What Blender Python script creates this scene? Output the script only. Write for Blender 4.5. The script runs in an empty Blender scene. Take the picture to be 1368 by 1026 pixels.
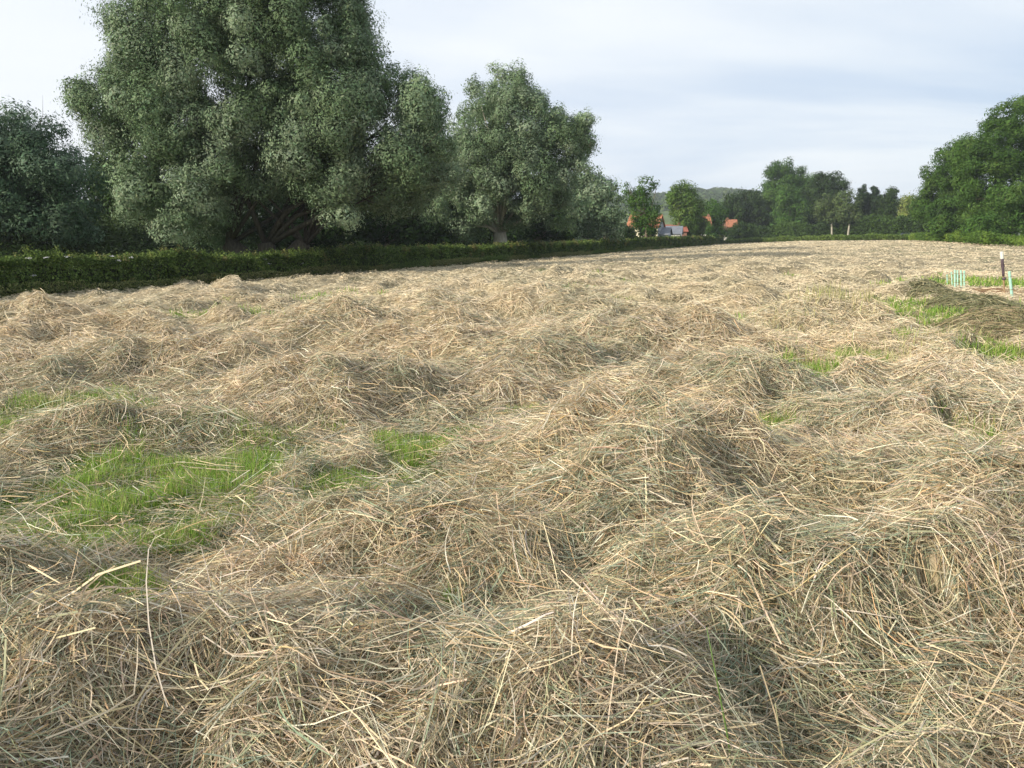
import bpy, math, random
import numpy as np
from mathutils import Vector
rng = np.random.default_rng(7)
random.seed(7)
R = math.radians

# ------------------------------------------------------------------ camera, sky, sun, exposure
EYE, FPX, PITCH = 1.5, 1140.0, R(9.85)
scn = bpy.context.scene
cd = bpy.data.cameras.new("camera"); cam = bpy.data.objects.new("camera", cd)
scn.collection.objects.link(cam); scn.camera = cam
cam.location = (0, 0, EYE); cam.rotation_euler = (R(90) - PITCH, 0, 0)
cd.sensor_width = 36.0; cd.lens = 36.0 * FPX / 1368.0; cd.clip_start = 0.05; cd.clip_end = 9000

SUN_EL, SUN_FROM = R(22), (-0.86, -0.51)         # horizontal direction towards the sun
sl = bpy.data.lights.new("sun", 'SUN'); sun = bpy.data.objects.new("sun", sl)
scn.collection.objects.link(sun)
sl.energy = 5.0; sl.angle = R(1.5); sl.color = (1.0, 0.90, 0.76)
sv = Vector((SUN_FROM[0] * math.cos(SUN_EL), SUN_FROM[1] * math.cos(SUN_EL), math.sin(SUN_EL)))
sun.rotation_euler = sv.to_track_quat('Z', 'Y').to_euler()

w = bpy.data.worlds.new("World"); scn.world = w; w.use_nodes = True
nt = w.node_tree; nt.nodes.clear()
def N(t, **kw):
    n = nt.nodes.new(t)
    for k, v in kw.items(): setattr(n, k, v)
    return n
out = N('ShaderNodeOutputWorld'); bg = N('ShaderNodeBackground'); sky = N('ShaderNodeTexSky')
sky.sky_type = 'NISHITA'; sky.sun_disc = False; sky.sun_elevation = SUN_EL
sky.sun_rotation = math.atan2(SUN_FROM[0], SUN_FROM[1]); sky.air_density = 1.0; sky.dust_density = 1.5
bg.inputs['Strength'].default_value = 0.086
tc = N('ShaderNodeTexCoord'); sep = N('ShaderNodeSeparateXYZ'); nt.links.new(tc.outputs['Generated'], sep.inputs[0])
ad = N('ShaderNodeMath', operation='ADD'); ad.inputs[1].default_value = 0.18; nt.links.new(sep.outputs['Z'], ad.inputs[0])
mx = N('ShaderNodeMath', operation='MAXIMUM'); mx.inputs[1].default_value = 0.05; nt.links.new(ad.outputs[0], mx.inputs[0])
dx = N('ShaderNodeMath', operation='DIVIDE'); nt.links.new(sep.outputs['X'], dx.inputs[0]); nt.links.new(mx.outputs[0], dx.inputs[1])
dy = N('ShaderNodeMath', operation='DIVIDE'); nt.links.new(sep.outputs['Y'], dy.inputs[0]); nt.links.new(mx.outputs[0], dy.inputs[1])
cb = N('ShaderNodeCombineXYZ'); nt.links.new(dx.outputs[0], cb.inputs[0]); nt.links.new(dy.outputs[0], cb.inputs[1])
mp = N('ShaderNodeMapping'); mp.inputs['Scale'].default_value = (0.55, 1.0, 1); mp.inputs['Rotation'].default_value = (0, 0, R(12))
nt.links.new(cb.outputs[0], mp.inputs[0])
nz = N('ShaderNodeTexNoise'); nz.inputs['Scale'].default_value = 0.8; nz.inputs['Detail'].default_value = 6; nz.inputs['Roughness'].default_value = 0.5; nz.inputs['Distortion'].default_value = 0.3
nt.links.new(mp.outputs[0], nz.inputs['Vector'])
rp = N('ShaderNodeValToRGB'); rp.color_ramp.interpolation = 'EASE'
rp.color_ramp.elements[0].position = 0.38; rp.color_ramp.elements[0].color = (5.6, 6.9, 8.7, 1)
rp.color_ramp.elements[1].position = 0.62; rp.color_ramp.elements[1].color = (9.3, 9.8, 10.2, 1)
nt.links.new(nz.outputs['Fac'], rp.inputs[0])
# thin cloud veil: whiter towards the bright left part of the sky
mix = N('ShaderNodeMix', data_type='RGBA'); mix.inputs['Factor'].default_value = 0.87
nt.links.new(sky.outputs[0], mix.inputs[6]); nt.links.new(rp.outputs[0], mix.inputs[7])
glow = N('ShaderNodeMapRange'); glow.inputs['From Min'].default_value = 0.5; glow.inputs['From Max'].default_value = -0.6
glow.inputs['To Min'].default_value = 0.0; glow.inputs['To Max'].default_value = 0.9
nt.links.new(sep.outputs['X'], glow.inputs['Value'])
mix2 = N('ShaderNodeMix', data_type='RGBA'); nt.links.new(glow.outputs[0], mix2.inputs['Factor'])
nt.links.new(mix.outputs[2], mix2.inputs[6]); mix2.inputs[7].default_value = (9.7, 10.0, 10.4, 1)
nt.links.new(mix2.outputs[2], bg.inputs['Color'])
nt.links.new(bg.outputs[0], out.inputs['Surface'])
scn.view_settings.view_transform = 'Standard'; scn.view_settings.look = 'None'
scn.view_settings.exposure = 0.32; scn.view_settings.gamma = 1.0
scn.cycles.volume_bounces = 0; scn.cycles.max_bounces = 6; scn.cycles.diffuse_bounces = 3

# ------------------------------------------------------------------ helpers
col = scn.collection
FW = np.array([0, math.cos(PITCH), -math.sin(PITCH)]); UP = np.array([0, math.sin(PITCH), math.cos(PITCH)])
def at(px, py, Y):                                # a pixel of the photograph at depth Y metres
    d = FW + (px - 684) / FPX * np.array([1., 0, 0]) + (513 - py) / FPX * UP
    d = d * (Y / d[1]); return np.array([d[0], d[1], EYE + d[2]])
def atz(px, py, z=0.0):                           # a pixel on the plane z
    d = FW + (px - 684) / FPX * np.array([1., 0, 0]) + (513 - py) / FPX * UP
    k = (z - EYE) / d[2]; return np.array([d[0] * k, d[1] * k, z])
def hash2(ix, iy, s):
    h = (ix.astype(np.int64) * 374761393 + iy.astype(np.int64) * 668265263 + s * 1442695041) & 0xFFFFFFFF
    h = ((h ^ (h >> 13)) * 1274126177) & 0xFFFFFFFF
    h = ((h ^ (h >> 16)) * 2246822519) & 0xFFFFFFFF
    return ((h ^ (h >> 15)) & 0xFFFFFF) / float(0xFFFFFF)
def vn(x, y, s=0):
    x = np.asarray(x, float); y = np.asarray(y, float)
    ix = np.floor(x); iy = np.floor(y); fx = x - ix; fy = y - iy
    fx = fx * fx * (3 - 2 * fx); fy = fy * fy * (3 - 2 * fy)
    ix = ix.astype(np.int64); iy = iy.astype(np.int64)
    a = hash2(ix, iy, s); b = hash2(ix + 1, iy, s); c = hash2(ix, iy + 1, s); d = hash2(ix + 1, iy + 1, s)
    return (a + (b - a) * fx) * (1 - fy) + (c + (d - c) * fx) * fy
def fbm(x, y, s=0, o=3):
    v = 0; a = 0.5; n = 0
    for i in range(o):
        v = v + a * vn(x, y, s + i * 17); n += a; a *= 0.5
        x, y = 0.8 * x * 2 - 0.6 * y * 2 + 3.1, 0.6 * x * 2 + 0.8 * y * 2 - 1.7
    return v / n
def sstep(a, b, x):
    t = np.clip((x - a) / (b - a), 0, 1); return t * t * (3 - 2 * t)
def mesh_np(name, verts, quads, mat=None, parent=None, fcol=None, vcol=None, smooth=False, tris=False):
    n = 3 if tris else 4
    verts = np.ascontiguousarray(verts, np.float32).reshape(-1, 3); quads = np.ascontiguousarray(quads, np.int32).reshape(-1, n)
    me = bpy.data.meshes.new(name)
    me.vertices.add(len(verts)); me.vertices.foreach_set('co', verts.ravel())
    me.loops.add(quads.size); me.loops.foreach_set('vertex_index', quads.ravel())
    me.polygons.add(len(quads)); me.polygons.foreach_set('loop_start', np.arange(len(quads), dtype=np.int32) * n)
    me.polygons.foreach_set('loop_total', np.full(len(quads), n, np.int32))
    me.polygons.foreach_set('use_smooth', np.full(len(quads), smooth, bool))
    me.update(calc_edges=True)
    for c, dom in ((fcol, 'FACE'), (vcol, 'POINT')):
        if c is not None:
            a = me.attributes.new('tint', 'FLOAT_COLOR', dom)
            cc = np.ones((len(c), 4), np.float32); cc[:, :3] = c; a.data.foreach_set('color', cc.ravel())
    o = bpy.data.objects.new(name, me); col.objects.link(o)
    if mat: me.materials.append(mat)
    if parent: o.parent = parent
    return o
def tag(o, label=None, cat=None, group=None, kind=None):
    if label: o['label'] = label
    if cat: o['category'] = cat
    if group: o['group'] = group
    if kind: o['kind'] = kind
    return o
def empty(name, loc, rz=0.0):
    o = bpy.data.objects.new(name, None); o.location = [float(v) for v in loc]; o.rotation_euler = (0, 0, rz)
    o.empty_display_size = 0.3; col.objects.link(o); return o
class MB:
    def __init__(s): s.v = []; s.f = []
    def box(s, c, d, rz=0, taper=1.0):
        x, y, z = [k / 2 for k in d]; b = len(s.v); cs, sn = math.cos(rz), math.sin(rz)
        for kz in (-1, 1):
            t = taper if kz > 0 else 1
            for kx, ky in ((-1, -1), (1, -1), (1, 1), (-1, 1)):
                px, py = kx * x * t, ky * y * t
                s.v.append((c[0] + px * cs - py * sn, c[1] + px * sn + py * cs, c[2] + kz * z))
        for q in ((0, 3, 2, 1), (4, 5, 6, 7), (0, 1, 5, 4), (1, 2, 6, 5), (2, 3, 7, 6), (3, 0, 4, 7)): s.f.append([b + i for i in q])
    def poly(s, pts, thick=None):
        b = len(s.v); s.v += [tuple(p) for p in pts]; s.f.append(list(range(b, b + len(pts))))
        if thick is not None:
            n = len(pts); s.v += [tuple(np.array(p) + np.array(thick)) for p in pts]
            s.f.append(list(range(b + 2 * n - 1, b + n - 1, -1)))
            for i in range(n): s.f.append([b + i, b + n + i, b + n + (i + 1) % n, b + (i + 1) % n])
    def tube(s, pts, rad, n=8, cap=True):
        pts = [np.array(p, float) for p in pts]; b = len(s.v)
        for i, p in enumerate(pts):
            d = pts[min(i + 1, len(pts) - 1)] - pts[max(i - 1, 0)]; d = d / (np.linalg.norm(d) + 1e-9)
            a = np.cross(d, (0.12, 0.97, 0.2)); a /= np.linalg.norm(a) + 1e-9; c = np.cross(d, a)
            for k in range(n):
                t = 2 * math.pi * k / n; s.v.append(tuple(p + rad[i] * (math.cos(t) * a + math.sin(t) * c)))
        for i in range(len(pts) - 1):
            for k in range(n): s.f.append([b + i * n + k, b + i * n + (k + 1) % n, b + (i + 1) * n + (k + 1) % n, b + (i + 1) * n + k])
        if cap: s.f.append([b + k for k in range(n)][::-1]); s.f.append([b + (len(pts) - 1) * n + k for k in range(n)])
    def build(s, name, mat, parent=None, smooth=False):
        me = bpy.data.meshes.new(name); me.from_pydata([tuple(map(float, v)) for v in s.v], [], s.f); me.update()
        if smooth: me.polygons.foreach_set('use_smooth', [True] * len(me.polygons))
        me.materials.append(mat); o = bpy.data.objects.new(name, me); col.objects.link(o)
        if parent: o.parent = parent
        return o

# ------------------------------------------------------------------ materials
def mat_plain(name, c, rough=0.8, var=0.25, scale=3.0, spec=0.3, stretch=None):
    m = bpy.data.materials.new(name); m.use_nodes = True; t = m.node_tree; b = t.nodes['Principled BSDF']
    tc = t.nodes.new('ShaderNodeTexCoord'); nz = t.nodes.new('ShaderNodeTexNoise'); nz.inputs['Scale'].default_value = scale; nz.inputs['Detail'].default_value = 6
    if stretch:
        mp = t.nodes.new('ShaderNodeMapping'); mp.inputs['Scale'].default_value = stretch
        t.links.new(tc.outputs['Object'], mp.inputs[0]); t.links.new(mp.outputs[0], nz.inputs['Vector'])
    else: t.links.new(tc.outputs['Object'], nz.inputs['Vector'])
    r = t.nodes.new('ShaderNodeValToRGB'); t.links.new(nz.outputs['Fac'], r.inputs[0])
    r.color_ramp.elements[0].position = 0.3; r.color_ramp.elements[1].position = 0.7
    r.color_ramp.elements[0].color = [k * (1 - var) for k in c] + [1]; r.color_ramp.elements[1].color = [min(1, k * (1 + var)) for k in c] + [1]
    t.links.new(r.outputs[0], b.inputs['Base Color']); b.inputs['Roughness'].default_value = rough
    b.inputs['Specular IOR Level'].default_value = spec
    bp = t.nodes.new('ShaderNodeBump'); bp.inputs['Strength'].default_value = 0.3; bp.inputs['Distance'].default_value = 0.02
    t.links.new(nz.outputs['Fac'], bp.inputs['Height']); t.links.new(bp.outputs[0], b.inputs['Normal'])
    return m
def mat_tint(name, rough=0.6, spec=0.25, trans=0.0, sheen=0.0):
    m = bpy.data.materials.new(name); m.use_nodes = True; t = m.node_tree; b = t.nodes['Principled BSDF']; o = t.nodes['Material Output']
    a = t.nodes.new('ShaderNodeAttribute'); a.attribute_name = 'tint'
    t.links.new(a.outputs['Color'], b.inputs['Base Color']); b.inputs['Roughness'].default_value = rough
    b.inputs['Specular IOR Level'].default_value = spec
    if trans > 0:
        tr = t.nodes.new('ShaderNodeBsdfTranslucent'); t.links.new(a.outputs['Color'], tr.inputs[0])
        mx = t.nodes.new('ShaderNodeMixShader'); mx.inputs[0].default_value = trans
        t.links.new(b.outputs[0], mx.inputs[1]); t.links.new(tr.outputs[0], mx.inputs[2]); t.links.new(mx.outputs[0], o.inputs['Surface'])
    return m
M_hay = mat_tint('hay', 0.62, 0.3, 0.12)
M_grass = mat_tint('grass blades', 0.5, 0.3, 0.35)
M_leaf = mat_tint('leaves', 0.65, 0.12, 0.22)
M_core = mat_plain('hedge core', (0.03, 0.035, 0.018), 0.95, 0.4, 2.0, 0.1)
M_bark = mat_plain('bark', (0.16, 0.13, 0.095), 0.9, 0.45, 3.0, 0.2, (4, 4, 0.6))
M_bark_dark = mat_plain('dark bark', (.06, .055, .042), 0.95, 0.4, 3.0, 0.1, (4, 4, 0.6))
M_bark_pale = mat_plain('pale bark', (0.33, 0.31, 0.25), 0.9, 0.3, 3.0, 0.2, (4, 4, 0.8))

# ------------------------------------------------------------------ terrain shape
HP, HD = np.array([-18.6, 31.0]), np.array([0.343, 0.939]); HN = np.array([0.939, -0.343])
def base(x, y):
    s = (x - HP[0]) * HN[0] + (y - HP[1]) * HN[1]
    far = sstep(10, 60, np.hypot(x, y))
    g = -0.8 * (1 - sstep(0, 24, s)) * sstep(6, 28, y + 0 * x)
    g = g + 0.5 * sstep(45, 130, y) * sstep(15, 50, s)
    g = g - 1.6 * sstep(-3, -90, s) * far
    return g
# mounds seen in the photograph: (px, py of crest foot, height, half length, half depth, turn)
MOUNDS = [(870, 640, .33, .85, .55, .25), (800, 700, .14, .6, .5, 0), (1130, 815, .20, .75, .38, -.1), (1345, 760, .20, .7, .5, .2), (1010, 860, .14, .5, .3, .3),
          (425, 545, .26, .95, .55, .1), (170, 596, .20, .85, .28, .12), (640, 600, .10, .9, .5, .3), (560, 530, .14, .9, .5, 0),
          (90, 960, .13, .6, .25, .1), (330, 900, .10, .5, .3, .1), (-30, 800, .16, .35, .4, .3), (600, 760, .10, .5, .3, 0), (650, 960, .10, .6, .25, 0),
          (700, 500, .22, 1.0, .6, .2), (780, 470, .30, 1.2, .6, 0), (880, 475, .26, 1.0, .5, .1), (960, 540, .26, 1.0, .5, -.1), (620, 480, .22, 1.1, .6, .2),
          (1230, 575, .20, 1.3, .45, -.05), (1330, 620, .16, .9, .5, 0), (1100, 430, .28, 1.0, .7, 0), (820, 430, .26, 1.4, .7, 0), (140, 445, .28, 1.4, .8, .1),
          (480, 418, .34, 1.1, .8, 0), (310, 395, .30, 1.8, 1.2, 0), (370, 402, .28, 1.4, 1.0, 0), (600, 395, .26, 1.6, 1.1, 0), (690, 420, .24, 1.5, 1.0, .2),
          (240, 500, .14, 1.5, .7, 0), (420, 450, .2, 1.6, .9, 0), (560, 455, .24, 1.4, .7, 0), (1180, 660, .12, .8, .5, 0)]
MW = [(*atz(a, b, 0.0)[:2], h, l, d, r) for a, b, h, l, d, r in MOUNDS]
# patches where green grass shows (px, py, half length m, half depth m, turn)
PATCH = [(170, 672, 260, 68), (40, 735, 150, 46), (330, 632, 90, 30), (380, 618, 60, 24), (480, 664, 88, 32), (555, 648, 80, 22), (560, 603, 80, 24), (615, 585, 40, 16), (45, 562, 120, 42), (165, 815, 80, 42),
         (1070, 503, 64, 14), (1150, 482, 34, 11), (1010, 578, 50, 15), (1300, 600, 60, 16), (600, 822, 28, 16), (1258, 424, 80, 20), (1213, 408, 24, 8), (1290, 440, 60, 13),
         (1335, 484, 55, 10), (1275, 460, 100, 13), (1305, 379, 90, 4), (700, 560, 25, 8), (1100, 600, 22, 7), (1240, 872, 24, 12), (1345, 560, 30, 7)]
def pxell(a, b, hx, hy, z=0.0):
    p = atz(a, b, z); return (p[0], p[1], hx * p[1] / FPX, hy * p[1] ** 2 / (1.5 * FPX), 0.0)
PW = [pxell(*q) for q in PATCH]
SOIL = [(1345, 390, 70, 8), (590, 640, 22, 9)]
SW = [pxell(*q) for q in SOIL]
def ell(x, y, e, l, d, r):
    c, s = math.cos(r), math.sin(r); u = (x - e[0]) * c + (y - e[1]) * s; v = -(x - e[0]) * s + (y - e[1]) * c
    return (u / l) ** 2 + (v / d) ** 2
def grassy(x, y):
    wob = (fbm(x * 3.1, y * 3.1, 5, 3) - 0.5) * 2.2 - .1
    g = np.zeros_like(x)
    for p in PW: g = np.maximum(g, 1 - sstep(0.55, 1.25, ell(x, y, p, p[2], p[3], p[4]) + wob))
    n = fbm(x * 0.55, y * 0.55, 77, 2)                      # thin spots everywhere, more of them on the right
    g = np.maximum(g, 0.45 * sstep(0.73, 0.82, n + 0.12 * sstep(0, 6, x - 0.35 * y)) * sstep(3, 6, y))
    return g
def soil(x, y):
    g = np.zeros_like(x); wob = (fbm(x * 1.4, y * 1.4, 9, 3) - 0.5) * 1.3
    for p in SW: g = np.maximum(g, 1 - sstep(0.6, 1.1, ell(x, y, p, p[2], p[3], p[4]) + wob))
    return g
BX = np.array([(72, 265), (84, 225), (93, 190), (63, 105), (48, 60), (38, 30), (30, -20)], float)
def in_field(x, y):                               # 1 inside the mown field
    s = (x - HP[0]) * HN[0] + (y - HP[1]) * HN[1]
    xr = np.interp(y, BX[::-1, 1], BX[::-1, 0]); yf = np.interp(x, [40, 72, 84, 93], [268, 262, 225, 190])
    return (s > 1.0) & (x < xr) & (y < yf)
def bumps(x, y):
    r = np.hypot(x, y)
    k = 1 - 0.75 * sstep(0, 9, x - 0.35 * y) * (1 - .5 * sstep(30, 60, y))     # flatter to the right
    b = 0.33 * np.maximum(0, fbm(x * 0.7, y * 0.7, 21, 2) - 0.47) / 0.35 * sstep(5, 14, r)
    b = b + 0.27 * np.maximum(0, fbm(x * 1.3, y * 1.3, 31, 2) - 0.50) / 0.40 + 0.05 * sstep(10, 25, r) * fbm(x * 2.6, y * 2.6, 37, 2)
    b = b + 0.16 * (fbm(x * 3.4 + .3 * vn(x * 7, y * 7, 43), y * 4.2, 41, 2) - 0.35) * (1 + .4 * (r < 8))
    b = b * k * (1 - 0.62 * sstep(14, 80, r))
    near = r < 40
    if np.any(near):
        m = np.zeros_like(b)
        for p in MW: m = m + (1.45 if p[1] < 11 else .85) * p[2] * np.exp(-1.1 * ell(x, y, p, p[3], p[4], p[5]) ** 1.35)
        b = b + np.where(near, m * (.62 + .75 * fbm(x * 2.3, y * 2.8, 47, 3)), 0)
    return b - 0.07
def hf(x, y, g=None):
    x = np.asarray(x, float); y = np.asarray(y, float)
    if g is None: g = grassy(x, y)
    inside = in_field(x, y)
    return base(x, y) + np.where(inside, bumps(x, y) * (1 - 0.92 * np.minimum(1, g + soil(x, y))), 0.03)
def gz(x, y): return float(base(np.array([x]), np.array([y]))[0])

# ------------------------------------------------------------------ ground sheet
def build_ground():
    an = np.concatenate([np.linspace(-180, -48, 34)[:-1], np.linspace(-48, 48, 560)[:-1], np.linspace(48, 180, 34)])
    rr = np.concatenate([[0.02, 0.5], np.geomspace(1.0, 60, 520)[:-1], np.geomspace(60, 300, 230)[:-1], np.geomspace(300, 2600, 50)])
    A, RR = np.meshgrid(np.radians(an), rr); X = RR * np.sin(A); Y = RR * np.cos(A)
    g = grassy(X, Y); Z = hf(X, Y, g); sl = soil(X, Y)
    inf = in_field(X, Y)
    V = np.stack([X, Y, Z], -1).reshape(-1, 3); nr, na = X.shape
    i = np.arange(nr - 1)[:, None] * na + np.arange(na - 1)[None]; Q = np.stack([i, i + 1, i + na + 1, i + na], -1).reshape(-1, 4)[:, ::-1]
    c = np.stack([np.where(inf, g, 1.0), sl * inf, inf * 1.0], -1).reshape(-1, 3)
    m = bpy.data.materials.new('field'); m.use_nodes = True; t = m.node_tree; b = t.nodes['Principled BSDF']
    L = t.links.new; n_ = t.nodes.new
    at_ = n_('ShaderNodeAttribute'); at_.attribute_name = 'tint'; sp = n_('ShaderNodeSeparateColor'); L(at_.outputs['Color'], sp.inputs[0])
    tc = n_('ShaderNodeTexCoord')
    def noise(s, d=5, vec=None):
        q = n_('ShaderNodeTexNoise'); q.inputs['Scale'].default_value = s; q.inputs['Detail'].default_value = d; L(vec or tc.outputs['Object'], q.inputs['Vector']); return q
    def ramp(src, els):
        q = n_('ShaderNodeValToRGB'); L(src, q.inputs[0])
        q.color_ramp.elements[0].position, q.color_ramp.elements[0].color = els[0][0], (*els[0][1], 1)
        q.color_ramp.elements[1].position, q.color_ramp.elements[1].color = els[-1][0], (*els[-1][1], 1)
        for p, c_ in els[1:-1]:
            e = q.color_ramp.elements.new(p); e.color = (*c_, 1)
        return q
    def mixc(f, a, b_):
        q = n_('ShaderNodeMix'); q.data_type = 'RGBA'; L(f, q.inputs[0]); L(a, q.inputs[6]); L(b_, q.inputs[7]); return q.outputs[2]
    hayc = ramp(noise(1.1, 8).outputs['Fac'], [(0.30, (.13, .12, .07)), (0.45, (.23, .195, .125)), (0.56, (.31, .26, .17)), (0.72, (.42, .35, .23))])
    grc = ramp(noise(5, 6).outputs['Fac'], [(0.3, (.035, .055, .014)), (0.55, (.075, .13, .025)), (0.75, (.16, .20, .06))])
    soc = ramp(noise(2.2, 6).outputs['Fac'], [(0.3, (.16, .085, .04)), (0.55, (.30, .17, .085)), (0.75, (.22, .22, .07))])
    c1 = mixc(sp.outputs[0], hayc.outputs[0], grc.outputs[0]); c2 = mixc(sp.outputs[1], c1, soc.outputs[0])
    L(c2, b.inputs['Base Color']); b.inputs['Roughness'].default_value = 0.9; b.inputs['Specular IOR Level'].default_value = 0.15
    bp = n_('ShaderNodeBump'); bp.inputs['Strength'].default_value = 0.8; bp.inputs['Distance'].default_value = 0.05
    L(noise(14, 8).outputs['Fac'], bp.inputs['Height']); L(bp.outputs[0], b.inputs['Normal'])
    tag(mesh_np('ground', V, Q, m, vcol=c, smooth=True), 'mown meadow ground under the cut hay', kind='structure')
build_ground()

# ------------------------------------------------------------------ strands (hay and grass)
def ribbons(P, W, side=None, taper=(0.7, 1, 0.45)):
    """P: n x k x 3 centre lines, W: n widths -> verts, quads (k-1 per strand)"""
    n, k, _ = P.shape
    T = np.gradient(P, axis=1); T /= np.linalg.norm(T, axis=2, keepdims=True) + 1e-9
    if side is None:
        Q = rng.normal(size=(n, 1, 3)); Q[..., 2] += 0.0
    else: Q = side[:, None]
    S = np.cross(T, np.broadcast_to(Q, T.shape)); S /= np.linalg.norm(S, axis=2, keepdims=True) + 1e-9
    tp = np.interp(np.linspace(0, 1, k), np.linspace(0, 1, len(taper)), taper)
    S = S * (W[:, None, None] * tp[None, :, None] * 0.5)
    V = np.stack([P - S, P + S], 2).reshape(-1, 3)
    b = (np.arange(n) * k * 2)[:, None] + (np.arange(k - 1) * 2)[None]
    F = np.stack([b, b + 1, b + 3, b + 2], -1).reshape(-1, 4)
    return V, F
class Bag:
    def __init__(s): s.V = []; s.F = []; s.C = []; s.n = 0
    def add(s, V, F, C):
        s.V.append(V); s.F.append(F + s.n); s.C.append(C); s.n += len(V)
    def build(s, name, mat, parent=None):
        return mesh_np(name, np.concatenate(s.V), np.concatenate(s.F), mat, parent, fcol=np.concatenate(s.C))
PAL = np.array([(.70, .59, .41), (.60, .485, .32), (.50, .445, .32), (.33, .34, .21), (.26, .31, .22), (.56, .41, .22), (.80, .73, .58), (.38, .29, .20), (.53, .49, .40)])
def hay_colour(x, y, n):
    gr = fbm(x * 0.9, y * 0.9, 101, 3); tn = fbm(x * 0.5 + 9, y * 0.5, 131, 3)
    near = 1 - sstep(3, 12, np.hypot(x, y))
    green = sstep(0.40, 0.62, gr)[:, None] * (0.5 + 0.25 * near[:, None]); warm = sstep(0.4, 0.62, tn)[:, None]
    w = np.array([.24, .17, .14, .05, .03, .06, .11, .07, .13])[None] * (1 - green) + green * np.array([.09, .06, .10, .28, .28, .04, .05, .07, .03])[None]
    w = w * (1 + warm * np.array([.8, .6, 0, 0, 0, 1.2, .3, 0, -.5])[None]); w /= w.sum(1, keepdims=True)
    i = (rng.random(n)[:, None] > np.cumsum(w, 1)).sum(1).clip(0, 8)
    c = PAL[i] * np.array([.985, .97, .94]) * rng.uniform(0.66, 1.22, (n, 1)) * (1 + rng.normal(0, .04, (n, 3)))
    f = (.85 * sstep(4, 26, np.hypot(x, y)))[:, None]; c = c * (1 - f) + (w @ PAL) * f
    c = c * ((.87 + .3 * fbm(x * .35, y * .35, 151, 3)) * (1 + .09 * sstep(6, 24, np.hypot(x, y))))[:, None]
    return np.clip(c, 0.01, 0.85)
def lay(n, r0, r1, expo, k, wmul, amax=R(44), lift=(0.004, 0.03), keep_grass=0.13, lenm=1.0, spread=0.75, cfun=None, bag=None, lock=0.55):
    u = rng.random(n)
    if abs(expo - 2) < 1e-6: r = r0 * (r1 / r0) ** u
    else:
        e = 2 - expo; r = (r0 ** e + u * (r1 ** e - r0 ** e)) ** (1 / e)
    a = rng.uniform(-amax, amax, n); x = r * np.sin(a); y = r * np.cos(a)
    g = np.maximum(grassy(x, y), soil(x, y)); ok = in_field(x, y) & (rng.random(n) > g * (1 - keep_grass))
    x, y, r = x[ok], y[ok], r[ok]; n = len(x)
    # matted locks: many stems share a seed's place, direction and bend
    lk = np.arange(n); m_ = rng.random(n) < lock; seeds = rng.integers(0, n, max(1, int(m_.sum() / 14))); lk[m_] = seeds[rng.integers(0, len(seeds), m_.sum())]
    jr = (.02 + .0035 * r[lk]) * m_; x = x[lk] + rng.normal(0, 1, n) * jr; y = y[lk] + rng.normal(0, 1, n) * jr; r = np.hypot(x, y)
    L = rng.gamma(2.6, 0.085, n).clip(0.06, 0.62) * (1 + 0.006 * np.maximum(0, r - 5)) * lenm
    L = np.minimum(L, 0.7) * (1 - .22 * sstep(2.5, 6, r)) * (1 - .55 * sstep(8, 32, r))
    W = np.maximum(0.0016 + 0.0037 * rng.random(n) ** 2.0, 0.00060 * np.minimum(r, 12 + (r - 12) * .7) * rng.uniform(0.5, 1.25, n)) * wmul
    flow = (fbm(x * 0.9, y * 0.9, 201, 2) - 0.5) * 12 + (fbm(x * 2.6, y * 2.6, 211, 2) - 0.5) * 5
    th = flow[lk] + rng.normal(0, spread, n)[lk] + (rng.random(n) < 0.25)[lk] * rng.uniform(0, 6.28, n)[lk] + rng.normal(0, .16, n) * m_
    cur = rng.normal(0, 0.7, n)[lk] + rng.normal(0, .2, n); kink = np.where(rng.random(n) < 0.42, rng.normal(0, 0.9, n), 0)
    t = np.linspace(-0.5, 0.5, k); P = np.zeros((n, k, 3))
    seg = L / (k - 1); ang = th[:, None] + cur[:, None] * (t[:-1] + 0.5 / (k - 1))[None] + kink[:, None] * (t[:-1] > rng.uniform(-.2, .2, n)[:, None])
    dx = np.cumsum(np.cos(ang) * seg[:, None], 1); dy = np.cumsum(np.sin(ang) * seg[:, None], 1)
    P[:, 1:, 0] = dx; P[:, 1:, 1] = dy; P[..., 0] += (x - P[:, :, 0].mean(1))[:, None]; P[..., 1] += (y - P[:, :, 1].mean(1))[:, None]
    pitch = (rng.normal(0, 0.26, n)[lk] + rng.normal(0, .08, n)) * np.minimum(1, 14 / r); off = lift[0] + rng.exponential(lift[1], n)[lk] * .6 + rng.exponential(lift[1], n) * .4
    h = hf(P[..., 0], P[..., 1])
    hs = 0.55 * h + 0.45 * h.mean(1, keepdims=True)           # stiff stems bridge small hollows
    P[..., 2] = np.maximum(hs + off[:, None] + (t * L[:, None]) * pitch[:, None] + (0.3 * kink * L)[:, None] * np.abs(t)[None] * 0.3, h + 0.002 * (1 + r[:, None] * .3))
    V, F = ribbons(P, W, taper=(0.85, 1, 0.9, 0.5)); C = np.repeat((cfun or hay_colour)(x, y, n), k - 1, 0)
    bag.add(V, F, C)
hay = Bag()
lay(215000, 1.0, 4.3, 0.6, 6, 1.05, amax=R(75), lift=(0.003, 0.04), spread=.95, bag=hay)
lay(34000, 1.0, 5.0, 0.8, 6, 1.35, amax=R(70), lift=(0.015, 0.03), lenm=1.1, bag=hay)
lay(430000, 4.2, 11, 2.0, 5, 1.05, amax=R(52), lift=(0.004, 0.035), spread=.95, bag=hay)
lay(70000, 1.25, 6.5, .9, 3, .85, lift=(0.004, 0.035), lenm=.22, bag=hay, lock=0)
lay(5200, 1.25, 8, 1.2, 8, 1.8, lift=(0.01, 0.03), lenm=.8, bag=hay, lock=0)
lay(560000, 10.5, 42, 2.0, 4, 1.05, spread=1.1, lift=(0.01, 0.03), bag=hay)
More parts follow.
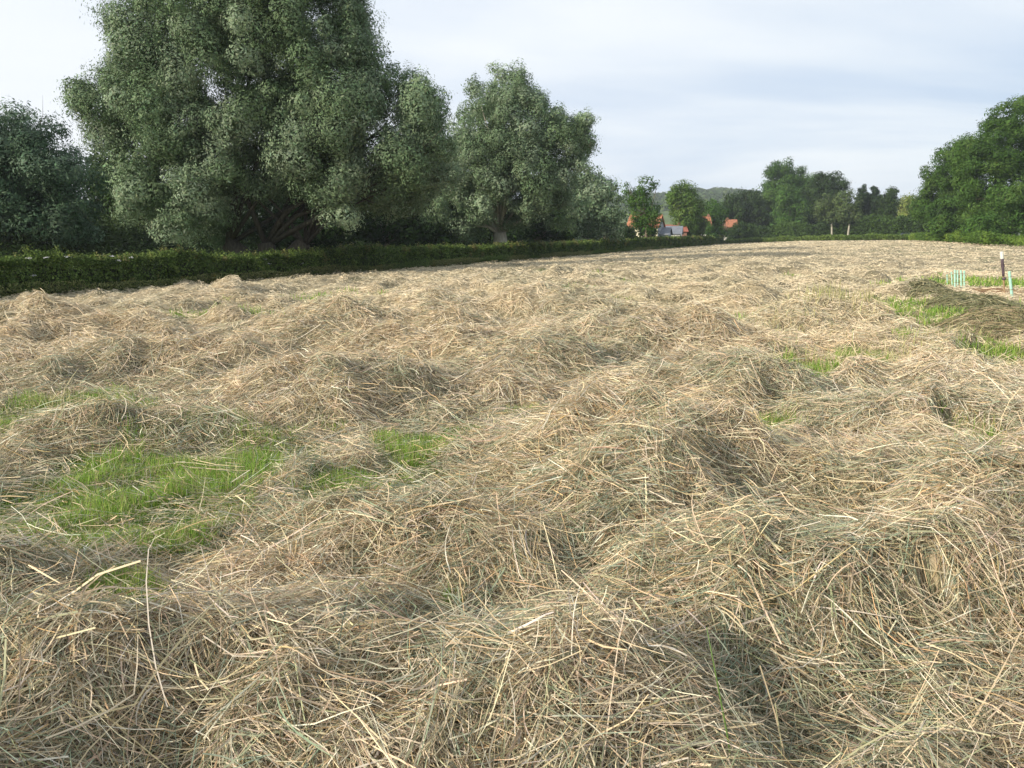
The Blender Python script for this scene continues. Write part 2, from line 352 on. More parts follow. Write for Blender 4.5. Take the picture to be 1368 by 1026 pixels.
lay(300000, 40, 265, 1.9, 3, 1.0, spread=1.3, lift=(0.02, 0.05), bag=hay, amax=R(40))

# feathery seed heads among the nearest stems
def seed_heads(n):
    r = rng.uniform(1.6, 6.5, n); a = rng.uniform(-R(38), R(38), n); x = r * np.sin(a); y = r * np.cos(a); z = hf(x, y) + rng.uniform(.01, .06, n)
    th = rng.uniform(0, 6.28, n); pit = rng.normal(0, .25, n); D = np.stack([np.cos(th) * np.cos(pit), np.sin(th) * np.cos(pit), np.sin(pit)], 1)
    m = 34; L = rng.uniform(.05, .11, n)
    u = rng.random((n, m)); C0 = np.stack([x, y, z], 1)[:, None] + D[:, None] * (u * L[:, None])[..., None]
    q = rng.normal(size=(n, m, 3)); q /= np.linalg.norm(q, axis=2, keepdims=True); q = q * 0.7 + D[:, None] * 0.9
    ln = rng.uniform(.006, .016, (n, m))[..., None] * (1.2 - u[..., None] * .7)
    P = np.stack([C0, C0 + q * ln * .6, C0 + q * ln], 2).reshape(-1, 3, 3); W = rng.uniform(.0015, .003, n * m)
    V, F = ribbons(P, W, taper=(.6, 1, .3)); cc = np.repeat(np.array([(.42, .36, .30), (.5, .42, .30), (.36, .33, .26)])[rng.integers(0, 3, n)], m * 2, 0) * rng.uniform(.8, 1.2, (n * m * 2, 1))
    hay.add(V, F, cc)
seed_heads(700)
tag(hay.build('hay', M_hay), 'loose dry hay strewn in tangled mounds across the mown field', 'hay', kind='stuff')

# live grass in the bare patches
def blades(n, x, y, hgt, wid, cfun, lean=0.35, k=4, z=None):
    th = rng.uniform(0, 6.28, n); ln = np.abs(rng.normal(0, lean, n)) + .05
    t = np.linspace(0, 1, k); P = np.zeros((n, k, 3))
    P[..., 0] = x[:, None] + np.cos(th)[:, None] * (ln * hgt)[:, None] * t[None] ** 1.8
    P[..., 1] = y[:, None] + np.sin(th)[:, None] * (ln * hgt)[:, None] * t[None] ** 1.8
    z0 = hf(x, y) if z is None else z
    P[..., 2] = z0[:, None] - .01 + hgt[:, None] * t[None] * (1 - 0.25 * np.minimum(1, ln)[:, None] * t[None])
    sd = np.stack([np.cos(th), np.sin(th), np.zeros(n)], 1) + rng.normal(0, .4, (n, 3))
    V, F = ribbons(P, wid, side=sd, taper=(.8, 1, .75, .15)); return V, F, np.repeat(cfun(n), k - 1, 0)
def green(n, dry=0.12):
    p = np.array([(.20, .36, .045), (.28, .43, .07), (.14, .27, .035), (.40, .46, .13)]); c = p[rng.integers(0, 4, n)] * rng.uniform(.7, 1.25, (n, 1))
    d = rng.random(n) < dry; c[d] = np.array((.45, .38, .2)) * rng.uniform(.7, 1.2, (d.sum(), 1)); return c
gb = Bag()
def scatter_grass(n, r0, r1, hmul, wmin):
    r = r0 * (r1 / r0) ** rng.random(n); a = rng.uniform(-R(50), R(50), n); x = r * np.sin(a); y = r * np.cos(a)
    g = grassy(x, y); cl = fbm(x * 2.3, y * 2.3, 301, 3)
    ok = in_field(x, y) & (rng.random(n) < g * sstep(.26, .5, cl + .08) * (g > .25)); x, y, r, g, cl = x[ok], y[ok], r[ok], g[ok], cl[ok]; n = len(x)
    h = rng.uniform(.035, .11, n) * hmul * (.5 + 1.1 * sstep(.35, .7, cl)); w_ = np.maximum(rng.uniform(.002, .0045, n), wmin * r)
    gb.add(*blades(n, x, y, h, w_, green))
scatter_grass(800000, 1.4, 9, 1.0, .0006)
scatter_grass(440000, 9, 35, 1.5, .0008)
# tall pale grass left standing
def tufts(spots):
    for px, py, n, hh, sp in spots:
        p = atz(px, py, 0.02); x = p[0] + rng.normal(0, sp, n); y = p[1] + rng.normal(0, sp * .7, n)
        def pale(m):
            q = np.array([(.48, .44, .22), (.36, .38, .15), (.55, .48, .28)]); return q[rng.integers(0, 3, m)] * rng.uniform(.75, 1.2, (m, 1))
        gb.add(*blades(n, x, y, rng.uniform(.5, 1, n) * hh, np.full(n, .003 + .0006 * p[1]), pale, lean=.3))
tufts([(1110, 425, 260, .42, .5), (1140, 430, 120, .35, .4), (1075, 500, 260, .2, .35), (1130, 490, 200, .28, .35), (440, 560, 50, .16, .35), (1010, 578, 140, .16, .2), (1175, 480, 120, .3, .4), (1040, 440, 100, .25, .4), (880, 600, 60, .22, .2), (90, 545, 150, .2, .3), (1260, 470, 140, .25, .5)])
tag(gb.build('grass', M_grass), 'short green grass showing between the hay', 'grass', kind='stuff')

# one green stalk standing near the camera
p0 = atz(985, 1010, 0.12); p1 = at(944, 838, p0[1] + .05); p0 = np.array([p0[0], p0[1], p0[2] - .1])
mb = MB(); d = p1 - p0
mb.tube([p0, p0 + d * .35 + (.004, 0, 0), p0 + d * .7 + (.002, 0, 0), p1], [.0026, .0024, .002, .0012], 6)
st = mb.build('grass_stalk', mat_plain('green stalk', (.10, .17, .04), .5, .2), smooth=True)
tag(st, 'thin dark green stalk standing upright out of the foreground hay', 'grass stalk')

# ------------------------------------------------------------------ foliage
def quads_at(P, Nn, size, aspect, cols):
    n = len(P); Nn = Nn / (np.linalg.norm(Nn, axis=1, keepdims=True) + 1e-9)
    q = rng.normal(size=(n, 3)); q[:, 2] += 0.3; A = np.cross(Nn, q); A /= np.linalg.norm(A, axis=1, keepdims=True) + 1e-9; B = np.cross(Nn, A)
    l = (size * rng.uniform(.6, 1.3, n))[:, None]; w_ = l * aspect
    V = np.stack([P - A * l * .5, P + B * w_ * .5 + A * l * .05, P + A * l * .5, P - B * w_ * .5 + A * l * .05], 1).reshape(-1, 3)
    return V, np.arange(n * 4).reshape(-1, 4), cols
def dist_poly(P, poly):
    d = np.full(len(P), 1e9); ins = np.zeros(len(P), bool); n = len(poly)
    for i in range(n):
        a, b = poly[i], poly[(i + 1) % n]; ab = b - a; t = np.clip(((P - a) @ ab) / (ab @ ab + 1e-9), 0, 1)
        d = np.minimum(d, np.linalg.norm(P - (a + t[:, None] * ab), axis=1))
        c = ((a[1] > P[:, 1]) != (b[1] > P[:, 1])); xx = (b[0] - a[0]) * (P[:, 1] - a[1]) / (b[1] - a[1] + 1e-12) + a[0]; ins ^= c & (P[:, 0] < xx)
    return d, ins
PALS = {
 'willow': [(.14, .205, .105), (.19, .26, .15), (.10, .155, .07), (.26, .33, .215)],
 'willow_dark': [(.08, .14, .075), (.11, .175, .105), (.055, .10, .05), (.14, .20, .13)],
 'dark': [(.03, .058, .016), (.042, .078, .02), (.025, .047, .014)],
 'green': [(.045, .105, .018), (.065, .135, .024), (.035, .08, .015), (.09, .16, .035)],
 'ash': [(.045, .10, .017), (.065, .13, .024), (.033, .075, .014), (.085, .15, .033)],
 'light': [(.09, .16, .035), (.12, .18, .045), (.07, .13, .025)],
 'yellow': [(.24, .27, .06), (.20, .24, .06), (.17, .22, .05)],
 'conifer': [(.022, .045, .02), (.035, .06, .025), (.018, .035, .015)],
 'grey': [(.10, .145, .05), (.08, .115, .042), (.06, .09, .032)],
}
def tree(name, label, cat, poly_px, Y, trunk_px, pal='green', br=1.3, leaf=.2, dens=1.0, depth=1.0, aspect=.4, trunk_r=.35, stems=1, bark=None, group=None, fork=None, base_z=None, loose=0.0, limbs=True, shell=.5, billow=.35, pack=1.0, seed=None):
    global rng
    keep, rng = rng, np.random.default_rng(seed if seed is not None else int(abs(poly_px[0][0]) * 7 + Y * 13 + trunk_px))
    bx = at(trunk_px, 400, Y)[0]; bz = gz(bx, Y) if base_z is None else base_z
    root = empty(name, (bx, Y, bz)); tag(root, label, cat, group)
    o = np.array([bx, Y, bz]); poly = np.array([(at(a, b, Y) - o)[[0, 2]] for a, b in poly_px])
    lo, hi = poly.min(0), poly.max(0); area_s = np.prod(hi - lo)
    S = rng.uniform(lo, hi, (6000, 2)); e, ins = dist_poly(S, poly); area = ins.mean() * area_s; Rm = e[ins].max()
    nb = int(area / (br * br) * 1.25 * max(1, depth * 1.3) * 1.9 * pack * (1 - .65 * loose)) + 6
    S = rng.uniform(lo, hi, (nb * 14, 2)); e, ins = dist_poly(S, poly); ok = ins & (e > .35 * br); S, e = S[ok][:nb], e[ok][:nb]; nb = len(S)
    D = depth * Rm * np.sqrt(np.clip(1 - (1 - e / Rm) ** 2, 0, 1)); u = np.sign(rng.uniform(-1, 1, nb)) * rng.random(nb) ** shell
    B = np.stack([S[:, 0], D * u * .9, S[:, 1]], 1); rad = br * rng.uniform(.55, 1.2, nb) * np.clip(e / br + .3, .4, 1)
    big = np.where(e > 1.6 * br)[0]
    if len(big) > 8:                                  # gather blobs into larger billows
        mc = B[rng.choice(big, max(4, len(big) // 9), replace=False)]; dm = np.linalg.norm(B[:, None] - mc[None], axis=2); near = dm.argmin(1); dn = dm.min(1)
        mv = (rng.random(nb) < billow) & (dn < 4.2 * br); dv = B - mc[near] + rng.normal(0, .01, (nb, 3)); dv /= np.linalg.norm(dv, axis=1, keepdims=True)
        B = np.where(mv[:, None], mc[near] + dv * (1.75 * br) * np.minimum(1, dn / (1.2 * br))[:, None], B)
    nl = (dens * 6.8 * rad ** 2 * 4 / (leaf * leaf * aspect) * .5).astype(int).clip(12, 9000)
    idx = np.repeat(np.arange(nb), nl); n = len(idx)
    v = rng.normal(size=(n, 3)); v /= np.linalg.norm(v, axis=1, keepdims=True)
    # lumpy blobs: radius varies with direction
    ph = rng.uniform(0, 6.28, (nb, 3))[idx]; lump = 1 + .22 * np.sin(3.1 * v[:, 0] * 1.7 + ph[:, 0]) + .2 * np.sin(4.3 * v[:, 2] + ph[:, 1]) + .15 * np.sin(6 * v[:, 1] + ph[:, 2])
    rr = (.45 + .55 * rng.random(n) ** .55) * lump; st = rng.random(n) < .10; rr[st] *= rng.uniform(1.0, 1.35, st.sum())
    P = B[idx] + v * (rad[idx] * rr)[:, None] * np.array([1.0, 1.0, .92])
    P[:, 2] = np.maximum(P[:, 2], .15)
    Nn = v * 1.3 + rng.normal(0, .32, (n, 3)) + np.array([0, 0, .25])
    pl = np.array(PALS[pal]); bc = (pl[rng.integers(0, len(pl), nb)] * .7 + pl.mean(0) * .3) * rng.uniform(.82, 1.2, (nb, 1))
    cc = bc[idx] * rng.uniform(.78, 1.18, (n, 1)) * (1 + rng.normal(0, .05, (n, 3)))
    br_o = bag = Bag(); bag.add(*quads_at(P, Nn, leaf * rng.uniform(.55, 1.35, n), aspect, np.clip(cc, .005, .6)))
    cr = bag.build('crown', M_leaf, root)
    mb = MB(); H = hi[1]; fz = fork if fork is not None else max(.8, lo[1] + .18 * (hi[1] - lo[1]))
    for s in range(stems):
        ox = 0 if stems == 1 else (s - (stems - 1) / 2) * trunk_r * 2.2; tr = trunk_r * (1 if stems == 1 else .7)
        lean = rng.normal(0, .06) * fz + (ox * .25 if stems > 1 else 0); ob = ox * (.25 if trunk_r > .7 else .6)
        mb.tube([(ob, 0, -.3), (ob + .02, 0, .25 * fz), (ob + (ox + lean - ob) * .55, 0, .6 * fz), (ox + lean, 0, fz)], [tr * 1.35, tr * 1.05, tr * .95, tr * .85], 10)
        if limbs:
            # order limbs to random crown clumps
            pick = rng.choice(nb, min(nb, int(12 / stems) + 3), replace=False)
            for i in pick:
                c = B[i]; a = np.array([ox + lean, 0, fz * .93]); L_ = np.linalg.norm(c - a)
                if c[2] < fz * .8: continue
                m1 = a + (c - a) * .35 + np.array([0, 0, .10 * L_]) + rng.normal(0, .05 * L_, 3); m2 = a + (c - a) * .7 + np.array([0, 0, .06 * L_]) + rng.normal(0, .04 * L_, 3)
                r0 = tr * rng.uniform(.2, .36); mb.tube([a, m1, m2, c], [r0, r0 * .65, r0 * .4, r0 * .12], 6)
                for _ in range(2):
                    e2 = m2 + rng.normal(0, .10 * L_, 3) + (c - m2) * .5; mb.tube([m2, (m2 + e2) / 2 + rng.normal(0, .03 * L_, 3), e2], [r0 * .3, r0 * .2, r0 * .06], 5)
    mb.build('trunk', bark or M_bark, root, smooth=True)
    rng = keep
    return root

W1 = [(160, 60), (150, -10), (190, -50), (260, -78), (345, -88), (430, -70), (485, -30), (512, 30), (522, 72), (555, 92), (596, 104), (596, 150), (612, 200), (612, 262), (570, 280), (545, 300), (505, 285), (470, 312), (440, 300), (428, 278), (385, 262), (335, 278), (308, 322), (280, 335), (240, 328), (215, 300), (180, 290), (160, 262), (185, 218), (135, 195), (108, 150), (112, 105), (150, 90)]
tree('willow_tree', 'huge spreading grey-green willow leaning over the hedge, tallest tree', 'willow tree', W1, 50, 362, 'willow', br=1.1, leaf=.17, dens=.85, depth=.85, aspect=.36, trunk_r=.8, stems=3, fork=1.9, bark=M_bark_dark, billow=.7, pack=1.45, group='pollard willows along the hedge')
W2 = [(612, 150), (626, 112), (650, 92), (672, 85), (700, 95), (720, 118), (745, 140), (765, 152), (785, 152), (805, 170), (805, 190), (788, 210), (775, 240), (785, 280), (770, 305), (735, 310), (705, 300), (690, 315), (655, 300), (625, 335), (605, 305), (575, 320), (548, 295), (548, 270), (575, 250), (590, 200), (590, 165)]
tree('willow_tree', 'rounded silvery willow with short pale trunk behind the middle of the hedge', 'willow tree', W2, 84, 671, 'willow', br=1.2, leaf=.22, dens=.85, depth=.9, aspect=.38, trunk_r=.75, stems=1, fork=2.6, bark=M_bark_pale, billow=.7, pack=1.3, group='pollard willows along the hedge')
W3 = [(-150, 230), (-120, 170), (-60, 150), (0, 143), (40, 140), (62, 158), (78, 152), (95, 185), (120, 205), (132, 240), (132, 290), (115, 325), (60, 338), (0, 330), (-80, 335), (-150, 300)]
tree('willow_tree', 'dark blue-green willow at the left edge of the photo', 'willow tree', W3, 56, 10, 'willow_dark', br=1.3, leaf=.21, dens=.8, depth=.7, aspect=.38, trunk_r=.5, stems=2, fork=2, billow=.5, pack=1.2, group='pollard willows along the hedge')
W4 = [(745, 260), (765, 225), (790, 216), (808, 228), (826, 238), (828, 262), (835, 290), (828, 318), (760, 318), (742, 300)]
tree('willow_tree', 'smaller bushy willow just right of the rounded silvery one', 'willow tree', W4, 118, 790, 'willow', br=1.5, leaf=.36, dens=.8, depth=.8, aspect=.45, trunk_r=.4, fork=1.6, group='pollard willows along the hedge')
BG = 'dark trees behind the willows'
for poly, Y, tx, lab in [
    ([(105, 330), (95, 250), (110, 205), (150, 190), (190, 215), (225, 240), (235, 330)], 78, 165, 'dark tree filling the gap left of the tallest willow'),
    ([(-140, 335), (-120, 240), (-40, 220), (60, 225), (110, 260), (110, 335)], 92, -20, 'dark tree standing behind the willow at the left edge'),
    ([(190, 335), (190, 280), (240, 230), (320, 205), (355, 250), (355, 335)], 74, 265, 'dark tree behind the lower left boughs of the tallest willow'),
    ([(340, 335), (335, 250), (370, 205), (440, 205), (480, 260), (480, 335)], 78, 415, 'dark tree behind the trunk of the tallest willow'),
    ([(460, 335), (455, 260), (500, 225), (570, 215), (606, 250), (606, 335)], 84, 520, 'dark tree right behind the lower right boughs of the tallest willow'),
    ([(560, 332), (565, 265), (600, 225), (650, 240), (690, 280), (690, 332)], 106, 620, 'dark tree behind the left half of the silvery willow'),
    ([(670, 330), (675, 280), (705, 255), (745, 258), (770, 290), (770, 328)], 112, 715, 'dark tree behind the right half of the silvery willow')]:
    tree('woodland_tree', lab, 'tree', poly, Y, tx, 'dark', br=1.9, leaf=.42, dens=.75, depth=.8, aspect=.5, trunk_r=.3, group=BG, fork=1.6)
FT = 'trees at the far end of the field'
FAR = [
 ('tree', 'thin open tree with sky between its boughs, left of the orange-roofed house', [(826, 262), (836, 240), (850, 245), (860, 231), (878, 236), (881, 256), (872, 266), (884, 275), (890, 284), (880, 306), (862, 318), (842, 308), (838, 275)], 150, 861, 'green', 1.00, 0.34, .45, .7, dict(loose=.5)),
 ('bush', 'dark round bush in front of the cream house wall', [(846, 318), (848, 290), (862, 282), (878, 292), (882, 318)], 152, 865, 'dark', 0.94, 0.33, .5, .8, dict(loose=.3, limbs=False)),
 ('bush', 'low dark bush beside the shed roof', [(808, 320), (812, 300), (826, 292), (846, 304), (852, 320)], 133, 830, 'dark', 1.1, .34, .8, .8, dict(limbs=False)),
 ('tree', 'pale green tree right of the orange-roofed house', [(892, 255), (898, 243), (912, 239), (926, 244), (932, 262), (938, 285), (936, 314), (912, 320), (902, 306), (896, 290), (888, 272)], 202, 912, 'light', 1.59, 0.45, .7, .8, {}),
 ('tree', 'slender grey-green tree beside the white gable wall', [(908, 318), (906, 285), (918, 262), (936, 268), (944, 300), (940, 318)], 208, 926, 'grey', 1.45, 0.44, .6, .7, {}),
 ('tree', 'low dark green tree between the pale tree and the far roofs', [(930, 318), (928, 278), (942, 264), (962, 268), (972, 284), (970, 318)], 240, 950, 'green', 2.08, 0.51, .8, .8, {}),
 ('tree', 'dark spreading tree above the far orange roof', [(960, 300), (958, 270), (978, 256), (1002, 252), (1022, 258), (1024, 300), (1004, 316), (985, 306), (972, 296)], 282, 996, 'dark', 2.44, 0.59, .9, .8, {}),
 ('tree', 'light green shrubby tree left of the tall domed tree', [(1000, 318), (998, 270), (1012, 258), (1032, 262), (1040, 290), (1040, 318)], 292, 1020, 'light', 2.46, 0.58, .6, .7, {}),
 ('tree', 'tall domed dark green tree at the far end of the field', [(1018, 275), (1022, 232), (1038, 215), (1060, 211), (1080, 220), (1090, 240), (1092, 300), (1060, 318), (1022, 310)], 292, 1056, 'green', 2.87, 0.59, 1.0, .9, {}),
 ('tree', 'broad dark green tree sharing the right shoulder of the dome', [(1066, 310), (1070, 240), (1086, 228), (1108, 227), (1126, 238), (1132, 262), (1140, 305), (1110, 318), (1085, 318)], 276, 1102, 'dark', 2.53, 0.57, 1.0, .9, {}),
 ('tree', 'bright green leafy tree in front of the dome', [(1034, 318), (1030, 280), (1044, 250), (1062, 245), (1078, 262), (1084, 295), (1080, 318)], 268, 1052, 'green', 2.23, 0.53, .7, .7, {}),
 ('tree', 'small tree with a pale straight trunk, left one of the pair', [(1090, 295), (1088, 272), (1100, 256), (1114, 262), (1120, 280), (1114, 298)], 238, 1106, 'grey', 1.57, 0.48, .6, .7, dict(bark=M_bark_pale, fork=5.0, trunk_r=.28)),
 ('tree', 'small grey-green tree with a pale trunk beside the conifers', [(1112, 292), (1114, 262), (1128, 250), (1144, 256), (1154, 276), (1150, 296), (1130, 300)], 234, 1127, 'grey', 1.53, 0.48, .5, .7, dict(bark=M_bark_pale, fork=5.0, trunk_r=.28)),
 ('conifer_tree', 'pointed dark conifer, left one of the two', [(1138, 318), (1138, 290), (1146, 262), (1152, 242), (1158, 258), (1166, 290), (1166, 318)], 238, 1152, 'conifer', .8, 0.46, 1.2, .9, dict(billow=0.0, pack=1.5)),
 ('conifer_tree', 'pointed dark conifer, right one of the two', [(1160, 318), (1160, 275), (1166, 245), (1174, 258), (1184, 282), (1190, 318)], 236, 1166, 'conifer', .8, 0.45, 1.2, .9, dict(billow=0.0, pack=1.5)),
 ('tree', 'small dark tree at the right side of the conifers', [(1176, 316), (1174, 270), (1184, 250), (1198, 252), (1200, 272), (1194, 288), (1196, 316)], 230, 1186, 'dark', 1.45, 0.49, .9, .8, {}),
 ('bush', 'leafy bush half hiding the brick house', [(936, 322), (934, 300), (944, 292), (954, 302), (956, 322)], 226, 946, 'green', 1.3, .4, .8, .8, dict(limbs=False)),
 ('bush', 'dark bush at the foot of the dark spreading tree', [(966, 322), (972, 303), (985, 296), (1004, 298), (1008, 322)], 256, 988, 'dark', 1.5, .45, .8, .8, dict(limbs=False)),
 ('bush', 'low round bush right of the conifers', [(1190, 320), (1192, 296), (1204, 288), (1214, 296), (1216, 318)], 222, 1203, 'green', 1.25, 0.45, .8, .8, dict(limbs=False)),
 ('tree', 'yellow-green tree in the gap between the conifers and the right-hand trees', [(1192, 312), (1196, 275), (1206, 263), (1222, 262), (1236, 274), (1240, 312)], 300, 1217, 'yellow', 2.2, .7, .9, .8, {}),
]
for nm, lab, poly, Y, tx, pal, br, lf, dn, dp, kw in FAR:
    kw = dict(kw); tr = kw.pop('trunk_r', .3)
    tree(nm, lab, 'bush' if nm == 'bush' else ('conifer' if 'conifer' in nm else 'tree'), poly, Y, tx, pal, br=br, leaf=lf, dens=dn, depth=dp, aspect=.5, trunk_r=tr, group=FT, **kw)
RT = 'tall trees at the right edge of the field'
tree('tree', 'sloping green tree leaning left over the field end, right-hand group', 'tree', [(1224, 290), (1222, 262), (1236, 250), (1230, 222), (1246, 212), (1262, 192), (1285, 178), (1305, 190), (1312, 230), (1310, 280), (1290, 306), (1255, 305)], 150, 1298, 'ash', br=1.5, leaf=.36, dens=.95, depth=.9, aspect=.4, trunk_r=.32, fork=6.5, bark=M_bark_pale, group=RT)
tree('tree', 'tallest tree of the right-hand group, cut by the photo edge', 'tree', [(1286, 290), (1280, 190), (1306, 170), (1318, 145), (1345, 130), (1380, 128), (1430, 140), (1470, 180), (1470, 300), (1400, 300), (1368, 270), (1352, 240), (1345, 290), (1300, 295)], 128, 1344, 'ash', br=1.5, leaf=.32, dens=1.0, depth=.8, aspect=.4, trunk_r=.35, fork=5.5, group=RT)
tree('tree', 'dense green tree low at the right photo edge', 'tree', [(1330, 322), (1325, 262), (1350, 232), (1400, 225), (1450, 250), (1460, 322)], 120, 1390, 'green', br=1.7, leaf=.36, dens=.8, depth=.7, aspect=.4, trunk_r=.35, fork=2.0, group=RT)
tree('bush', 'leafy bush at the foot of the right-hand trees, left end', 'bush', [(1238, 322), (1240, 298), (1258, 284), (1285, 290), (1290, 322)], 138, 1262, 'ash', br=1.2, leaf=.34, dens=.7, depth=.8, aspect=.45, trunk_r=.12, fork=.6, group=RT, limbs=False)
tree('bush', 'leafy bush beneath the tallest right-hand tree', 'bush', [(1286, 324), (1290, 300), (1305, 285), (1335, 282), (1345, 300), (1350, 324)], 118, 1320, 'green', br=1.2, leaf=.3, dens=.7, depth=.8, aspect=.45, trunk_r=.12, fork=.6, group=RT, limbs=False)

# ------------------------------------------------------------------ clipped hedge along the left side
def hedge():
    root = empty('hedge', (HP[0], HP[1], gz(HP[0] - .5, HP[1]))); tag(root, 'long clipped dark green hedge running along the left side of the hayfield', 'hedge')
    o = np.array(root.location)
    T0, T1 = -12.0, 224.0
    def hh(t): return 1.34 + .20 * (fbm(t * .35, t * 0, 55, 3) - .5) * 2 + .16 * (fbm(t * 1.6, t * 0 + 5, 57, 2) - .5) + .30 * np.exp(-((t - 9.3) / 1.7) ** 2) + .16 * np.exp(-((t - 2.2) / .5) ** 2) + .45 * sstep(50, 150, t)
    def ww(t): return .62 + .12 * (fbm(t * .5, t * 0 + 3, 66, 2) - .5) * 2
    ts = np.concatenate([np.arange(T0, 60, .4), np.arange(60, T1 + 1, 2.0)]); prof = [(-1, 0), (-1, .55), (-.85, .86), (0, .93), (.85, .86), (1, .55), (1, 0)]
    V = []; h_, w_ = hh(ts) - .08, ww(ts) - .24
    for i, t in enumerate(ts):
        c = HP + HD * t; b0 = gz(c[0], c[1]) - .1
        for a, b in prof: V.append((c[0] + HN[0] * a * w_[i] - o[0], c[1] + HN[1] * a * w_[i] - o[1], b0 + b * (h_[i] - .1) + rng.normal(0, .02) - o[2]))
    n = len(prof); F = [[i * n + k, i * n + k + 1, (i + 1) * n + k + 1, (i + 1) * n + k] for i in range(len(ts) - 1) for k in range(n - 1)]
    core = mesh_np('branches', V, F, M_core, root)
    bag = Bag(); m = 330000
    # density follows distance
    u = rng.random(m); t = T0 + (T1 - T0) * u ** 2.0; c = HP[None] + HD[None] * t[:, None]; dist = np.hypot(c[:, 0], c[:, 1])
    s = rng.uniform(-1, 1, m); H = hh(t); Wd = ww(t); zf = rng.random(m)
    top = rng.random(m) < .42
    a = np.where(top, s, np.sign(s) * (1 - .12 * rng.random(m) ** 2) * (1 - .18 * np.maximum(0, zf - .6) / .4)); z = np.where(top, H * (1 - .13 * s ** 4) + rng.exponential(.035, m) * (rng.random(m) < .5), zf * H)
    lum = (fbm(t * 1.6, z * 2.0, 88, 3) - .5) * .55; a = a + np.where(top, 0, np.sign(s) * lum); z = z + np.where(top, (fbm(t * 2.2, s * 1.5, 89, 3) - .5) * .38, 0)
    front = (s > 0) | top | (rng.random(m) < .35); t, c, a, z, dist, Wd, top, s = [q[front] for q in (t, c, a, z, dist, Wd, top, s)]; m = len(t)
    zb = base(c[:, 0], c[:, 1]); P = np.stack([c[:, 0] + HN[0] * a * Wd, c[:, 1] + HN[1] * a * Wd, zb + np.maximum(z, .03)], 1) - o
    Nn = rng.normal(0, .6, (m, 3)) + np.where(top[:, None], np.array([0, 0, .8]), np.array([HN[0], HN[1], .2]) * np.sign(s)[:, None])
    size = (.045 + .0012 * dist) * rng.uniform(.7, 1.5, m)
    pl = np.array([(.06, .10, .02), (.09, .14, .03), (.045, .075, .018), (.12, .17, .045)]); cc = pl[rng.integers(0, 4, m)] * rng.uniform(.6, 1.3, (m, 1)); pt = fbm(t * .6, z * .8, 91, 2)[:, None]; cc = cc * (.7 + .6 * pt)
    yel = (fbm(t * .9, z * 1.1, 99, 2) > .68) & (z < .5); cc[yel] = cc[yel] * np.array([1.9, 1.1, .8])
    bag.add(*quads_at(P, Nn, size, .6, cc))
    # leafy tufts that break the clipped outline
    kt = 1500; tt_ = T0 + (T1 - T0) * rng.random(kt) ** 1.5; kk = 70; ct = HP[None] + HD[None] * tt_[:, None] + HN[None] * rng.uniform(-.6, .7, (kt, 1)); dt = np.hypot(ct[:, 0], ct[:, 1])
    rt = rng.uniform(.10, .26, kt) * (1 + dt / 300); zt = base(ct[:, 0], ct[:, 1]) + hh(tt_) * np.where(rng.random(kt) < .7, rng.uniform(.95, 1.08, kt), rng.uniform(.3, .9, kt)); 
    vt = rng.normal(size=(kt, kk, 3)); vt /= np.linalg.norm(vt, axis=2, keepdims=True); pt_ = (np.stack([ct[:, 0], ct[:, 1], zt], 1)[:, None] + vt * rt[:, None, None] * rng.uniform(.4, 1.2, (kt, kk, 1)) * np.array([1, 1, 1.25])).reshape(-1, 3)
    ctn = np.array([(.08, .13, .03), (.12, .18, .04), (.15, .20, .05), (.055, .09, .025), (.17, .17, .06)])[rng.integers(0, 5, kt)] * rng.uniform(.8, 1.2, (kt, 1))
    bag.add(*quads_at(pt_ - o, vt.reshape(-1, 3) + rng.normal(0, .5, (kt * kk, 3)), np.repeat(.05 + .0012 * dt, kk), .6, np.repeat(ctn, kk, 0) * rng.uniform(.7, 1.25, (kt * kk, 1))))
    # unclipped shoots and pale umbels on top
    k = 9000; t = T0 + (T1 - T0) * rng.random(k) ** 1.6; keep = rng.random(k) < .25 + .75 * sstep(.45, .65, fbm(t * .5, t * 0, 93, 2)); t = t[keep]; k = len(t)
    c = HP[None] + HD[None] * t[:, None] + HN[None] * rng.uniform(-.5, .5, (k, 1)); z0 = base(c[:, 0], c[:, 1]) + hh(t) - .08
    dist = np.hypot(c[:, 0], c[:, 1]); hgt = rng.uniform(.1, .42, k) * (1 - .3 * (rng.random(k) < .6))
    V, F, C = blades(k, c[:, 0] - o[0], c[:, 1] - o[1], hgt, .012 + .0007 * dist, lambda q: np.array((.13, .19, .05)) * rng.uniform(.6, 1.3, (q, 1)), lean=.4, z=z0 - o[2]); bag.add(V, F, C)
    for px, py in [(352, 346), (358, 352), (38, 345), (62, 344), (150, 342), (176, 344), (405, 352), (90, 343), (880, 318), (1000, 320), (45, 368), (160, 348)]:
        X = (px - 684) / FPX; tt = (X * HP[1] - HP[0]) / (HD[0] - X * HD[1]); q = at(px, py, HP[1] + HD[1] * tt - .75) - o
        pp = q + rng.normal(0, .05, (26, 3)) * np.array([1, 1, .35]); bag.add(*quads_at(pp, rng.normal(0, .3, (26, 3)) + (0, -.5, 1), np.full(26, .035 + .0006 * q[1]), .9, np.full((26, 3), .62) * rng.uniform(.7, 1.05, (26, 1))))
    bag.build('foliage', M_leaf, root)
hedge()

